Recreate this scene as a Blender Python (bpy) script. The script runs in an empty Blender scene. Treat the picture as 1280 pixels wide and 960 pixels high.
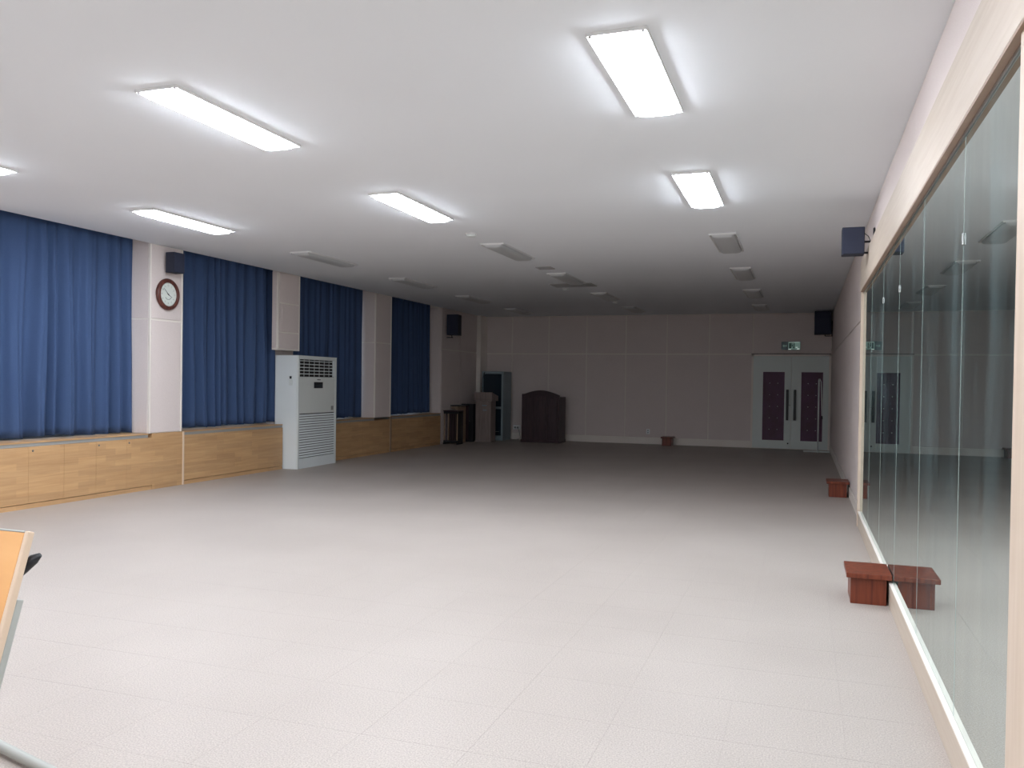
import bpy, bmesh, math, random
from mathutils import Vector, Matrix, Euler
random.seed(7)
C = bpy.context.scene.collection
PI = math.pi

# ---------------------------------------------------------------- camera
def set_camera():
    f, yaw, pitch, roll, cx, cy = 1053.98, -.3330, -.0138, .0143, -.88, 13.96
    cyw, syw, cp, sp, cr, sr = math.cos(yaw), math.sin(yaw), math.cos(pitch), math.sin(pitch), math.cos(roll), math.sin(roll)
    fwd = Vector((syw*cp, cyw*cp, sp)); right = Vector((cyw, -syw, 0)); up = right.cross(fwd)
    r = right*cr + up*sr; u = up*cr - right*sr
    cam = bpy.data.cameras.new('camera'); o = bpy.data.objects.new('camera', cam); C.objects.link(o)
    m = Matrix((r, u, -fwd)).transposed().to_4x4(); m.translation = Vector((0, 0, 1.408))
    o.matrix_world = m
    cam.sensor_fit = 'HORIZONTAL'; cam.sensor_width = 36; cam.lens = f/1280*36
    cam.shift_x = -cx/1280; cam.shift_y = cy/1280
    cam.clip_start = .05; cam.clip_end = 200
    bpy.context.scene.camera = o
set_camera()

# ---------------------------------------------------------------- world, exposure
W = bpy.data.worlds.new('world'); bpy.context.scene.world = W; W.use_nodes = True
bg = W.node_tree.nodes['Background']; bg.inputs[0].default_value = (.62, .78, 1, 1); bg.inputs[1].default_value = 1.3
VS = bpy.context.scene.view_settings
VS.view_transform = 'Standard'; VS.look = 'None'; VS.gamma = 1; VS.exposure = 0; VS.use_curve_mapping = False
LAMP = 47.0            # brightness of a lit ceiling diffuser
LAMP_COL = (.92, .985, 1.085)

# ---------------------------------------------------------------- sizes
HC = 3.108            # ceiling
XR = .595             # right wall
XM = .568             # mirror face
XL = -7.78            # left pillar fronts
XC = -8.035           # curtains
XW = -8.25            # window wall
YB = 20.26            # back wall
YF = -3.3             # wall behind the camera

# ---------------------------------------------------------------- materials
def lin(c):
    return tuple(((v/255)/12.92 if v/255 <= .04045 else ((v/255+.055)/1.055)**2.4) for v in c)
def mat(name, col, rough=.6, metal=0, spec=.5, noise=None, bump=None, coords='Object', col2=None, emit=None, coat=0):
    m = bpy.data.materials.new(name); m.use_nodes = True
    nt = m.node_tree; b = nt.nodes['Principled BSDF']
    c = lin(col)+(1,)
    b.inputs['Base Color'].default_value = c; b.inputs['Roughness'].default_value = rough
    b.inputs['Metallic'].default_value = metal; b.inputs['Specular IOR Level'].default_value = spec
    b.inputs['Coat Weight'].default_value = coat
    if emit: b.inputs['Emission Color'].default_value = emit[0]+(1,); b.inputs['Emission Strength'].default_value = emit[1]
    tc = nt.nodes.new('ShaderNodeTexCoord'); out = tc.outputs[coords]
    if coords == 'World':
        pass
    def noise_node(scale3, detail=3, sc=1):
        mp = nt.nodes.new('ShaderNodeMapping'); mp.inputs['Scale'].default_value = scale3
        nt.links.new(out, mp.inputs[0])
        n = nt.nodes.new('ShaderNodeTexNoise'); n.inputs['Scale'].default_value = sc; n.inputs['Detail'].default_value = detail
        nt.links.new(mp.outputs[0], n.inputs['Vector']); return n
    if noise:
        n = noise_node(noise[0], noise[1] if len(noise) > 1 else 3)
        r = nt.nodes.new('ShaderNodeValToRGB'); r.color_ramp.elements[0].position = .3; r.color_ramp.elements[1].position = .7
        r.color_ramp.elements[0].color = lin(col2 or tuple(v*.9 for v in col))+(1,); r.color_ramp.elements[1].color = c
        nt.links.new(n.outputs['Fac'], r.inputs[0]); nt.links.new(r.outputs[0], b.inputs['Base Color'])
    if bump:
        n = noise_node(bump[0], 2); bp = nt.nodes.new('ShaderNodeBump'); bp.inputs['Strength'].default_value = bump[1]
        bp.inputs['Distance'].default_value = bump[2]
        nt.links.new(n.outputs['Fac'], bp.inputs['Height']); nt.links.new(bp.outputs[0], b.inputs['Normal'])
    return m

def wood(name, light, dark, axis='Y', rough=.45, plank=None):
    m = bpy.data.materials.new(name); m.use_nodes = True
    nt = m.node_tree; b = nt.nodes['Principled BSDF']; b.inputs['Roughness'].default_value = rough
    b.inputs['Specular IOR Level'].default_value = .35
    geo = nt.nodes.new('ShaderNodeNewGeometry')
    mp = nt.nodes.new('ShaderNodeMapping')
    s = {'Y': (14, 1.1, 26), 'Z': (22, 22, 1.6), 'X': (1.2, 22, 22)}[axis]
    mp.inputs['Scale'].default_value = s; nt.links.new(geo.outputs['Position'], mp.inputs[0])
    n = nt.nodes.new('ShaderNodeTexNoise'); n.inputs['Scale'].default_value = 1.6; n.inputs['Detail'].default_value = 6; n.inputs['Distortion'].default_value = .6
    nt.links.new(mp.outputs[0], n.inputs['Vector'])
    r = nt.nodes.new('ShaderNodeValToRGB'); r.color_ramp.elements[0].position = .28; r.color_ramp.elements[1].position = .72
    r.color_ramp.elements[0].color = lin(dark)+(1,); r.color_ramp.elements[1].color = lin(light)+(1,)
    nt.links.new(n.outputs['Fac'], r.inputs[0]); last = r.outputs[0]
    if plank:   # printed block pattern of the laminate
        sx = nt.nodes.new('ShaderNodeSeparateXYZ'); nt.links.new(geo.outputs['Position'], sx.inputs[0])
        cx = nt.nodes.new('ShaderNodeCombineXYZ'); nt.links.new(sx.outputs['Y'], cx.inputs['X']); nt.links.new(sx.outputs['Z'], cx.inputs['Y'])
        bt = nt.nodes.new('ShaderNodeTexBrick'); bt.inputs['Scale'].default_value = 1
        bt.inputs['Brick Width'].default_value = plank[0]; bt.inputs['Row Height'].default_value = plank[1]
        bt.inputs['Mortar Size'].default_value = 0; bt.offset = .37
        bt.inputs['Color1'].default_value = (.88, .88, .88, 1); bt.inputs['Color2'].default_value = (1.05, 1.05, 1.04, 1)
        nt.links.new(cx.outputs[0], bt.inputs['Vector'])
        mx = nt.nodes.new('ShaderNodeMix'); mx.data_type = 'RGBA'; mx.blend_type = 'MULTIPLY'; mx.inputs['Factor'].default_value = 1
        nt.links.new(last, mx.inputs['A']); nt.links.new(bt.outputs['Color'], mx.inputs['B']); last = mx.outputs['Result']
    nt.links.new(last, b.inputs['Base Color'])
    bp = nt.nodes.new('ShaderNodeBump'); bp.inputs['Strength'].default_value = .12; bp.inputs['Distance'].default_value = .002
    nt.links.new(n.outputs['Fac'], bp.inputs['Height']); nt.links.new(bp.outputs[0], b.inputs['Normal'])
    return m

def floor_mat():
    m = bpy.data.materials.new('vinyl_tile'); m.use_nodes = True
    nt = m.node_tree; b = nt.nodes['Principled BSDF']
    b.inputs['Roughness'].default_value = .48; b.inputs['Specular IOR Level'].default_value = .32
    geo = nt.nodes.new('ShaderNodeNewGeometry')
    def N(sc, det):
        n = nt.nodes.new('ShaderNodeTexNoise'); n.inputs['Scale'].default_value = sc; n.inputs['Detail'].default_value = det
        nt.links.new(geo.outputs['Position'], n.inputs['Vector']); return n
    fine = N(150, 2); big = N(.9, 4)
    r = nt.nodes.new('ShaderNodeValToRGB'); r.color_ramp.elements[0].position = .33; r.color_ramp.elements[1].position = .66
    r.color_ramp.elements[0].color = lin((162, 153, 145))+(1,); r.color_ramp.elements[1].color = lin((190, 180, 172))+(1,)
    nt.links.new(fine.outputs['Fac'], r.inputs[0])
    r2 = nt.nodes.new('ShaderNodeValToRGB'); r2.color_ramp.elements[0].position = .35; r2.color_ramp.elements[1].position = .65
    r2.color_ramp.elements[0].color = (.93, .925, .92, 1); r2.color_ramp.elements[1].color = (1.0, 1.0, 1.0, 1)
    nt.links.new(big.outputs['Fac'], r2.inputs[0])
    mx = nt.nodes.new('ShaderNodeMix'); mx.data_type = 'RGBA'; mx.blend_type = 'MULTIPLY'; mx.inputs['Factor'].default_value = 1
    nt.links.new(r.outputs[0], mx.inputs['A']); nt.links.new(r2.outputs[0], mx.inputs['B'])
    nt.links.new(mx.outputs['Result'], b.inputs['Base Color'])
    bp = nt.nodes.new('ShaderNodeBump'); bp.inputs['Strength'].default_value = .25; bp.inputs['Distance'].default_value = .002
    nt.links.new(fine.outputs['Fac'], bp.inputs['Height']); nt.links.new(bp.outputs[0], b.inputs['Normal'])
    return m

def mirror_mat():
    m = bpy.data.materials.new('dusty_mirror'); m.use_nodes = True
    nt = m.node_tree; nt.nodes.clear()
    out = nt.nodes.new('ShaderNodeOutputMaterial')
    g = nt.nodes.new('ShaderNodeBsdfGlossy'); g.inputs['Color'].default_value = (.77, .82, .795, 1); g.inputs['Roughness'].default_value = .0
    d = nt.nodes.new('ShaderNodeBsdfDiffuse'); d.inputs['Color'].default_value = lin((150, 178, 180))+(1,)
    geo = nt.nodes.new('ShaderNodeNewGeometry')
    def N(scale3, det, dist=0):
        mp = nt.nodes.new('ShaderNodeMapping'); mp.inputs['Scale'].default_value = scale3
        nt.links.new(geo.outputs['Position'], mp.inputs[0])
        n = nt.nodes.new('ShaderNodeTexNoise'); n.inputs['Scale'].default_value = 1; n.inputs['Detail'].default_value = det
        n.inputs['Distortion'].default_value = dist
        nt.links.new(mp.outputs[0], n.inputs['Vector']); return n
    a = N((1, 5.5, .55), 4, .4); b = N((1, 1.3, 1.1), 4, .8)
    mu = nt.nodes.new('ShaderNodeMath'); mu.operation = 'MULTIPLY'
    nt.links.new(a.outputs['Fac'], mu.inputs[0]); nt.links.new(b.outputs['Fac'], mu.inputs[1])
    mr = nt.nodes.new('ShaderNodeMapRange'); mr.inputs['From Min'].default_value = .2; mr.inputs['From Max'].default_value = .42
    mr.inputs['To Min'].default_value = .022; mr.inputs['To Max'].default_value = .125
    nt.links.new(mu.outputs[0], mr.inputs['Value'])
    mx = nt.nodes.new('ShaderNodeMixShader')
    nt.links.new(mr.outputs[0], mx.inputs[0]); nt.links.new(g.outputs[0], mx.inputs[1]); nt.links.new(d.outputs[0], mx.inputs[2])
    nt.links.new(mx.outputs[0], out.inputs[0])
    return m

M = dict(
    floor=floor_mat(),
    joint=mat('tile_joint', (176, 167, 160), .8),
    ceiling=mat('painted_ceiling', (238, 241, 244), .85, noise=((.5, .5, .5), 2), col2=(234, 237, 240), bump=((140, 140, 140), .1, .001)),
    fabric=mat('beige_wall_panel', (226, 215, 210), .9, spec=.2, noise=((160, 160, 160), 2), col2=(219, 206, 201), bump=((220, 220, 220), .25, .001)),
    plaster=mat('plaster', (222, 216, 212), .85),
    trim=mat('cream_trim', (238, 231, 222), .5, noise=((2, 2, 2), 3), col2=(233, 224, 214)),
    beigewood=wood('pale_beige_wood', (200, 186, 170), (190, 174, 157), 'Y', .5),
    postwood=wood('pale_beige_post', (208, 190, 172), (198, 178, 158), 'Z', .5),
    oak=wood('oak_laminate', (204, 165, 121), (186, 146, 103), 'Y', .45, plank=(.40, .07)),
    slot=mat('grey_slot', (150, 150, 146), .6),
    dark=mat('shadow_gap', (38, 34, 32), .9),
    redwood=wood('red_brown_wood', (134, 66, 42), (84, 36, 24), 'Z', .35),
    darkwood=wood('dark_brown_wood', (74, 54, 58), (54, 40, 44), 'Z', .4),
    palewood=wood('pale_wood', (170, 145, 120), (140, 118, 98), 'Z', .5),
    lectern=wood('grey_brown_wood', (150, 135, 128), (125, 112, 108), 'Z', .5),
    navy=mat('navy_curtain', (66, 86, 122), .85, spec=.2, noise=((300, 300, 300), 2), col2=(60, 79, 113), bump=((500, 500, 500), .3, .0006)),
    white=mat('white_enamel', (222, 227, 224), .4),
    acwhite=mat('air_conditioner_white', (232, 238, 238), .42, noise=((1.5, 1.5, 1.5), 2), col2=(227, 233, 233)),
    acfront=mat('air_conditioner_front', (222, 226, 221), .42),
    black=mat('black_plastic', (26, 28, 32), .45),
    speaker=mat('navy_black_speaker', (38, 42, 58), .7, noise=((400, 400, 400), 1), col2=(32, 36, 50)),
    grille=mat('speaker_grille', (44, 49, 68), .8, bump=((700, 700, 700), .4, .001)),
    metal=mat('brushed_metal', (190, 192, 190), .3, metal=1),
    greymetal=mat('grey_painted_metal', (168, 170, 164), .45),
    off=mat('unlit_diffuser', (196, 198, 198), .35, spec=.5),
    lampwhite=mat('lamp_housing', (224, 224, 222), .45),
    screw=mat('screw', (120, 116, 110), .4, metal=.6),
    door=mat('grey_green_door_paint', (218, 226, 221), .45),
    maroon=mat('maroon_padded_panel', (92, 54, 84), .55, noise=((6, 6, 6), 2), col2=(84, 50, 70)),
    stud=mat('metal_stud', (225, 225, 230), .25, metal=1),
    cabgrey=mat('blue_grey_steel', (136, 152, 158), .45),
    glass_dark=mat('dark_glass', (38, 52, 62), .08, coat=.3),
    face=mat('clock_face_white', (226, 232, 224), .4),
    ink=mat('dark_print', (58, 60, 60), .6),
    inkgrey=mat('grey_print', (150, 152, 148), .6),
    clockrim=wood('clock_rim_wood', (108, 62, 52), (66, 36, 32), 'Z', .3),
    tabletop=mat('orange_beech_top', (226, 172, 112), .4, noise=((3, 30, 3), 4), col2=(216, 158, 98)),
    edging=mat('beige_edging', (214, 190, 165), .5),
    vent=mat('grey_vent', (175, 174, 172), .6),
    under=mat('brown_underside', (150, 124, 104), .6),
    ventback=mat('vent_back', (92, 90, 88), .8),
    exitglow=mat('exit_panel', (150, 190, 176), .4, emit=((.55, .85, .75), .10)),
    exitgreen=mat('exit_green', (30, 82, 66), .5),
    exitwhite=mat('exit_white', (235, 240, 235), .4, emit=((.85, 1, .93), .45)),
    exitbody=mat('exit_housing', (120, 140, 142), .5),
    mirror=mirror_mat(),
    seam=mat('mirror_edge', (168, 186, 180), .35),
    alu=mat('window_aluminium', (200, 204, 206), .4, metal=.3),
    outlet=mat('outlet_white', (245, 246, 246), .4),
)
lamp_on = bpy.data.materials.new('lit_diffuser'); lamp_on.use_nodes = True
_b = lamp_on.node_tree.nodes['Principled BSDF']; _b.inputs['Base Color'].default_value = (.8, .8, .8, 1)
_b.inputs['Emission Color'].default_value = LAMP_COL+(1,); _b.inputs['Emission Strength'].default_value = LAMP
M['on'] = lamp_on
gl = bpy.data.materials.new('window_glass'); gl.use_nodes = True
_b = gl.node_tree.nodes['Principled BSDF']; _b.inputs['Transmission Weight'].default_value = 1; _b.inputs['Roughness'].default_value = 0
_b.inputs['IOR'].default_value = 1.45; _b.inputs['Base Color'].default_value = (.93, .97, 1, 1)
M['glass'] = gl

# ---------------------------------------------------------------- mesh helpers
class MB:
    def __init__(s): s.bm = bmesh.new()
    def box(s, a, b, bevel=0):
        x0, y0, z0 = (min(a[i], b[i]) for i in range(3)); x1, y1, z1 = (max(a[i], b[i]) for i in range(3))
        v = [s.bm.verts.new(p) for p in ((x0,y0,z0),(x1,y0,z0),(x1,y1,z0),(x0,y1,z0),(x0,y0,z1),(x1,y0,z1),(x1,y1,z1),(x0,y1,z1))]
        fs = [s.bm.faces.new([v[i] for i in q]) for q in ((0,3,2,1),(4,5,6,7),(0,1,5,4),(1,2,6,5),(2,3,7,6),(3,0,4,7))]
        if bevel:
            es = list({e for f_ in fs for e in f_.edges})
            bmesh.ops.bevel(s.bm, geom=es, offset=bevel, segments=2, profile=.5, affect='EDGES')
        return s
    def tube(s, pts, r, n=12, cap=True):
        pts = [Vector(p) for p in pts]; rs = r if isinstance(r, (list, tuple)) else [r]*len(pts)
        rings = []; prev = None
        for i, p in enumerate(pts):
            t = (pts[min(i+1, len(pts)-1)]-pts[max(i-1, 0)]).normalized()
            if prev is None:
                a = Vector((0, 0, 1)) if abs(t.z) < .9 else Vector((1, 0, 0)); u = t.cross(a).normalized()
            else: u = (prev-t*prev.dot(t)).normalized()
            prev = u; w = t.cross(u)
            rings.append([s.bm.verts.new(p+(u*math.cos(2*PI*k/n)+w*math.sin(2*PI*k/n))*rs[i]) for k in range(n)])
        for a, b in zip(rings, rings[1:]):
            for k in range(n):
                f_ = s.bm.faces.new((a[k], a[(k+1) % n], b[(k+1) % n], b[k])); f_.smooth = True
        if cap: s.bm.faces.new(rings[0][::-1]); s.bm.faces.new(rings[-1])
        return s
    def lathe(s, prof, axis_m, n=40):
        # profile (radius, height) spun round local z, then moved by matrix
        rings = []
        for (r, h) in prof:
            rings.append([s.bm.verts.new(axis_m @ Vector((max(r, 1e-4)*math.cos(2*PI*k/n), max(r, 1e-4)*math.sin(2*PI*k/n), h))) for k in range(n)])
        for a, b in zip(rings, rings[1:]):
            for k in range(n):
                f_ = s.bm.faces.new((a[k], a[(k+1) % n], b[(k+1) % n], b[k])); f_.smooth = True
        s.bm.faces.new(rings[0][::-1]); s.bm.faces.new(rings[-1])
        return s
    def prism(s, poly, d0, d1, axis='Y'):
        def P(p, d):
            if axis == 'Y': return (p[0], d, p[1])
            if axis == 'X': return (d, p[0], p[1])
            return (p[0], p[1], d)
        a = [s.bm.verts.new(P(p, d0)) for p in poly]; b = [s.bm.verts.new(P(p, d1)) for p in poly]
        n = len(poly)
        s.bm.faces.new(a); s.bm.faces.new(b[::-1])
        for k in range(n): s.bm.faces.new((a[k], b[k], b[(k+1) % n], a[(k+1) % n]))
        return s
    def xf(s, m): bmesh.ops.transform(s.bm, matrix=m, verts=s.bm.verts); return s
    def build(s, name, m, parent=None):
        bmesh.ops.recalc_face_normals(s.bm, faces=s.bm.faces)
        me = bpy.data.meshes.new(name); s.bm.to_mesh(me); s.bm.free()
        me.materials.append(M[m] if isinstance(m, str) else m)
        o = bpy.data.objects.new(name, me); C.objects.link(o)
        if parent: o.parent = parent
        return o
def box(name, a, b, m, parent=None, bevel=0): return MB().box(a, b, bevel).build(name, m, parent)
def thing(name, label, cat, loc=(0, 0, 0), rz=0, group=None):
    o = bpy.data.objects.new(name, None); C.objects.link(o); o.location = loc; o.rotation_euler = (0, 0, rz)
    o.empty_display_size = .1
    o['label'] = label; o['category'] = cat
    if group: o['group'] = group
    return o
def tag(o, label, cat, group=None):
    o['label'] = label; o['category'] = cat
    if group: o['group'] = group
    return o
def struct(o, label=None, cat=None):
    o['kind'] = 'structure'
    if label: o['label'] = label
    if cat: o['category'] = cat
    return o
def dup(root, loc, label=None, rz=None):
    r = root.copy(); C.objects.link(r); r.location = loc
    if rz is not None: r.rotation_euler = (0, 0, rz)
    if label: r['label'] = label
    for ch in list(root.children):
        c = ch.copy(); C.objects.link(c); c.parent = r
        for g in list(ch.children):
            d = g.copy(); C.objects.link(d); d.parent = c
    return r

# ================================================================ FLOOR
floor = struct(box('floor', (XW-.1, YF-.1, -.12), (XR+.25, YB+.2, -.0015), 'joint'), 'pale grey-beige vinyl tile floor of the hall', 'floor')
T = .457; X0 = .183; Y0 = 2.975
tiles = []
ix = list(range(-19, 2)); iy = list(range(-14, 38))
for i in ix:
    for j in iy:
        x0 = max(X0+i*T, XW); x1 = min(X0+(i+1)*T, XR); y0 = max(Y0+j*T, YF); y1 = min(Y0+(j+1)*T, YB)
        if x1-x0 < .02 or y1-y0 < .02: continue
        tiles.append((x0, x1, y0, y1))
def tile_size(t):
    x, y = (t[0]+t[1])/2, (t[2]+t[3])/2
    fw = x*math.sin(-.333)+y*math.cos(-.333); rt = x*math.cos(-.333)+y*math.sin(.333)
    if fw < 1.9 or abs(rt/fw) > .68: return 0
    return 1/fw**2
tiles.sort(key=tile_size, reverse=True)
full_me = None; rest = bmesh.new()
g_ = .0004
def tile_mesh(bm, x0, x1, y0, y1):
    v = [bm.verts.new(p) for p in ((x0,y0,-.0014),(x1,y0,-.0014),(x1,y1,-.0014),(x0,y1,-.0014),(x0,y0,0),(x1,y0,0),(x1,y1,0),(x0,y1,0))]
    for q in ((4,5,6,7),(0,1,5,4),(1,2,6,5),(2,3,7,6),(3,0,4,7)): bm.faces.new([v[k] for k in q])
cnt = 0
for (x0, x1, y0, y1) in tiles:
    if cnt < 300 and x1-x0 > T-.001 and y1-y0 > T-.001:
        if full_me is None:
            b_ = bmesh.new(); tile_mesh(b_, g_, T-g_, g_, T-g_)
            full_me = bpy.data.meshes.new('floor_tile'); b_.to_mesh(full_me); b_.free(); full_me.materials.append(M['floor'])
        o = bpy.data.objects.new('floor_tile', full_me); C.objects.link(o); o.location = (x0, y0, 0); o.parent = floor; cnt += 1
    else: tile_mesh(rest, x0+g_, x1-g_, y0+g_, y1-g_)
me = bpy.data.meshes.new('floor_tiles'); rest.to_mesh(me); rest.free(); me.materials.append(M['floor'])
o = bpy.data.objects.new('floor_tiles', me); C.objects.link(o); o.parent = floor; o['kind'] = 'stuff'

# ================================================================ CEILING AND WALLS
struct(box('ceiling', (XL-.01, YF-.1, HC), (XR+.25, YB+.2, HC+.12), 'ceiling'), 'smooth off-white ceiling of the hall', 'ceiling')
struct(box('trim_1', (XW-.15, YF-.1, HC+.24), (XL-.01, YB+.2, HC+.3), 'plaster'), 'lid of the curtain pocket above the windows', 'ceiling')
struct(box('trim_2', (XL-.02, YF-.1, HC+.12), (XL-.01, YB, HC+.24), 'plaster'), 'upright board of the curtain pocket', 'ceiling')

def panel(parent, axis, pos, thick, a0, a1, z0, z1, gap=.006, m='fabric'):
    """one upholstered wall panel standing proud of the wall core; axis: the direction the wall runs"""
    if axis == 'X': b_ = MB().box((a0+gap, pos, z0+gap), (a1-gap, pos+thick, z1-gap), .004)
    else: b_ = MB().box((pos, a0+gap, z0+gap), (pos+thick, a1-gap, z1-gap), .004)
    return b_.build('wall_panel', m, parent)

# back wall
wb = struct(box('wall_back', (XW-.1, YB+.012, -.1), (XR+.25, YB+.2, HC+.1), 'trim'), 'beige panelled wall at the dark far end', 'wall')
xs = [XR, -1.11, -2.1, -3.09, -4.08, -5.06, -6.03, -7.0, -7.80]
for k in range(len(xs)-1):
    a1, a0 = xs[k], xs[k+1]
    panel(wb, 'X', YB, .010, a0, a1, 2.17, HC, .013)
    if k: panel(wb, 'X', YB, .010, a0, a1, .15, 2.16, .013)
struct(box('baseboard_back', (-7.6, YB-.014, 0), (-1.14, YB+.012, .15), 'trim', bevel=.003), 'cream skirting board along the far wall', 'baseboard')

# right wall
wr = struct(box('wall_right', (XR+.012, YF-.1, -.1), (XR+.25, YB+.012, HC+.1), 'trim'), 'beige panelled wall that carries the mirrors', 'wall')
ys = [YF, -1.1, 1.1, 3.3, 5.5, 7.7, 9.3]
for a0, a1 in zip(ys, ys[1:]): panel(wr, 'Y', XR, .012, a0, a1, 2.705, HC, .002)
panel(wr, 'Y', XR, .012, YF, 0, .15, 2.39)
yy = [9.32+k*1.094 for k in range(11)]
for a0, a1 in zip(yy, yy[1:]):
    panel(wr, 'Y', XR, .012, a0, min(a1, YB), 2.17, HC, .003); panel(wr, 'Y', XR, .012, a0, min(a1, YB), .13, 2.16, .003)
struct(box('baseboard_right', (XR-.012, 9.33, 0), (XR+.012, YB-.02, .13), 'trim', bevel=.003), 'cream skirting board beyond the mirrors', 'baseboard')

# wall behind the camera
struct(box('wall_front', (XW-.1, YF-.2, -.1), (XR+.25, YF, HC+.1), 'plaster'), 'plain plaster wall behind the viewpoint', 'wall')

# left window wall
wl = struct(box('wall_left', (XW-.2, YF, -.1), (XW, YB, .70), 'plaster'), 'window wall with beige pillars and navy curtains', 'wall')
box('window_head', (XW-.2, YF, 2.95), (XW, 17.6, HC+.3), 'plaster', wl)
box('end_wall', (XW-.2, 17.62, .0), (XL-.02, YB+.01, HC+.24), 'trim', wl)
for a0, a1 in ((17.62, 18.7), (18.7, 19.8)):
    panel(wl, 'Y', XL-.02, .012, a0, a1, .0, 2.16); panel(wl, 'Y', XL-.02, .012, a0, a1, 2.17, HC)
MB().box((XW, 17.603, .70), (XL-.02, 17.62, HC), .002).build('wall_return', 'fabric', wl)
struct(box('trim_3', (XL-.1, 19.8, 0), (-7.68, YB, HC-.001), 'trim', bevel=.004), 'pale square column in the far left corner', 'column')

PIL = [(-3.28, -2.7), (-.28, .31), (2.66, 3.25), (5.60, 6.19), (8.54, 9.13), (11.28, 11.87), (14.463, 15.12)]
for k, (a, b) in enumerate(PIL):
    where = {4: 'beige pillar that carries the wooden clock', 5: 'boxed beige pillar head above the air conditioner', 6: 'plain beige pillar between the third and fourth curtains'}.get(k, 'beige pillar outside the left edge of view, number %s before the clock' % ('four','three','two','one','','','')[k])
    if k == 5:
        p = struct(box('trim_%d' % (10+k), (XW, a+.245, .70), (-8.012, b+.18, HC), 'fabric'), where, 'pillar')
        z0 = 1.886
        MB().box((-7.89, a, z0), (XL-.004, b, HC-.001), .002).box((-7.885, a+.002, HC-.05), (XL-.012, b-.002, HC+.2)).box((-8.013, a+.25, z0+.002), (-7.889, b-.002, HC-.001)).build('pillar_box', 'trim', p)
        panel(p, 'Y', XL-.006, .012, a+.03, b-.02, z0+.02, 2.16, .007); panel(p, 'Y', XL-.006, .012, a+.03, b-.02, 2.17, 2.62, .007)
        panel(p, 'Y', XL-.006, .012, a+.03, b-.02, 2.63, HC-.002, .007)
        box('corner_bead', (XL-.02, a-.004, z0), (XL+.008, a+.028, HC-.002), 'trim', p, .003)
        box('corner_bead', (XL-.02, b-.02, z0), (XL+.008, b+.004, HC-.002), 'trim', p, .003)
        box('access_hatch', (XL+.006, a+.10, 2.2), (XL+.012, b-.10, 2.56), 'fabric', p, .002)
        for s in (0,): MB().box((-7.885, a-.006, z0+.03), (XL-.03, a, HC-.002), .001).build('wall_panel', 'fabric', p)
        continue
    p = struct(box('trim_%d' % (10+k), (XW, a+.006, .712), (XL-.008, b-.006, HC+.235), 'trim'), where, 'pillar')
    panel(p, 'Y', XL-.01, .012, a+.022, b-.022, .712, 2.155, .007); panel(p, 'Y', XL-.01, .012, a+.022, b-.022, 2.165, HC-.002, .007)
    for z0_, z1_ in ((.712, 2.155), (2.165, HC-.002)):
        MB().box((XW+.1, a, z0_+.004), (XL-.03, a+.008, z1_-.004 if z1_ < 3 else HC+.2), .002).build('wall_panel', 'fabric', p)
    box('corner_bead', (XL-.02, a-.002, .712), (XL+.006, a+.024, HC-.002), 'trim', p, .003)
    box('corner_bead', (XL-.02, b-.022, .712), (XL+.006, b+.002, HC-.002), 'trim', p, .003)

# windows behind the curtains
BAYS = [(-2.7, -.28), (.31, 2.66), (3.25, 5.60), (6.19, 8.54), (9.13, 11.46), (12.05, 14.463), (15.12, 17.6)]
for k, (a, b) in enumerate(BAYS):
    w = struct(MB().box((XW-.12, a, .70), (XW-.04, a+.05, 2.95)).box((XW-.12, b-.05, .70), (XW-.04, b, 2.95)).box((XW-.12, a, .70), (XW-.04, b, .76)).box((XW-.12, a, 2.89), (XW-.04, b, 2.95)).build('window_%d' % (k+1), 'alu'), 'aluminium window hidden behind the curtain of bay %s' % ('one', 'two', 'three', 'four', 'five', 'six', 'seven')[k], 'window')
    n = 3; wd = (b-a-.1)/n
    for q in range(n):
        y0 = a+.05+q*wd
        box('pane', (XW-.082, y0+.02, .76), (XW-.078, y0+wd-.02, 2.89), 'glass', w)
        if q: box('mullion', (XW-.11, y0-.02, .76), (XW-.05, y0+.02, 2.89), 'alu', w)
for (a, b) in PIL[:5]+[(11.46, 12.05), PIL[6]]:
    box('window_pier', (XW-.2, a-.001, .70), (XW, b+.001, 2.95), 'plaster', wl)

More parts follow.
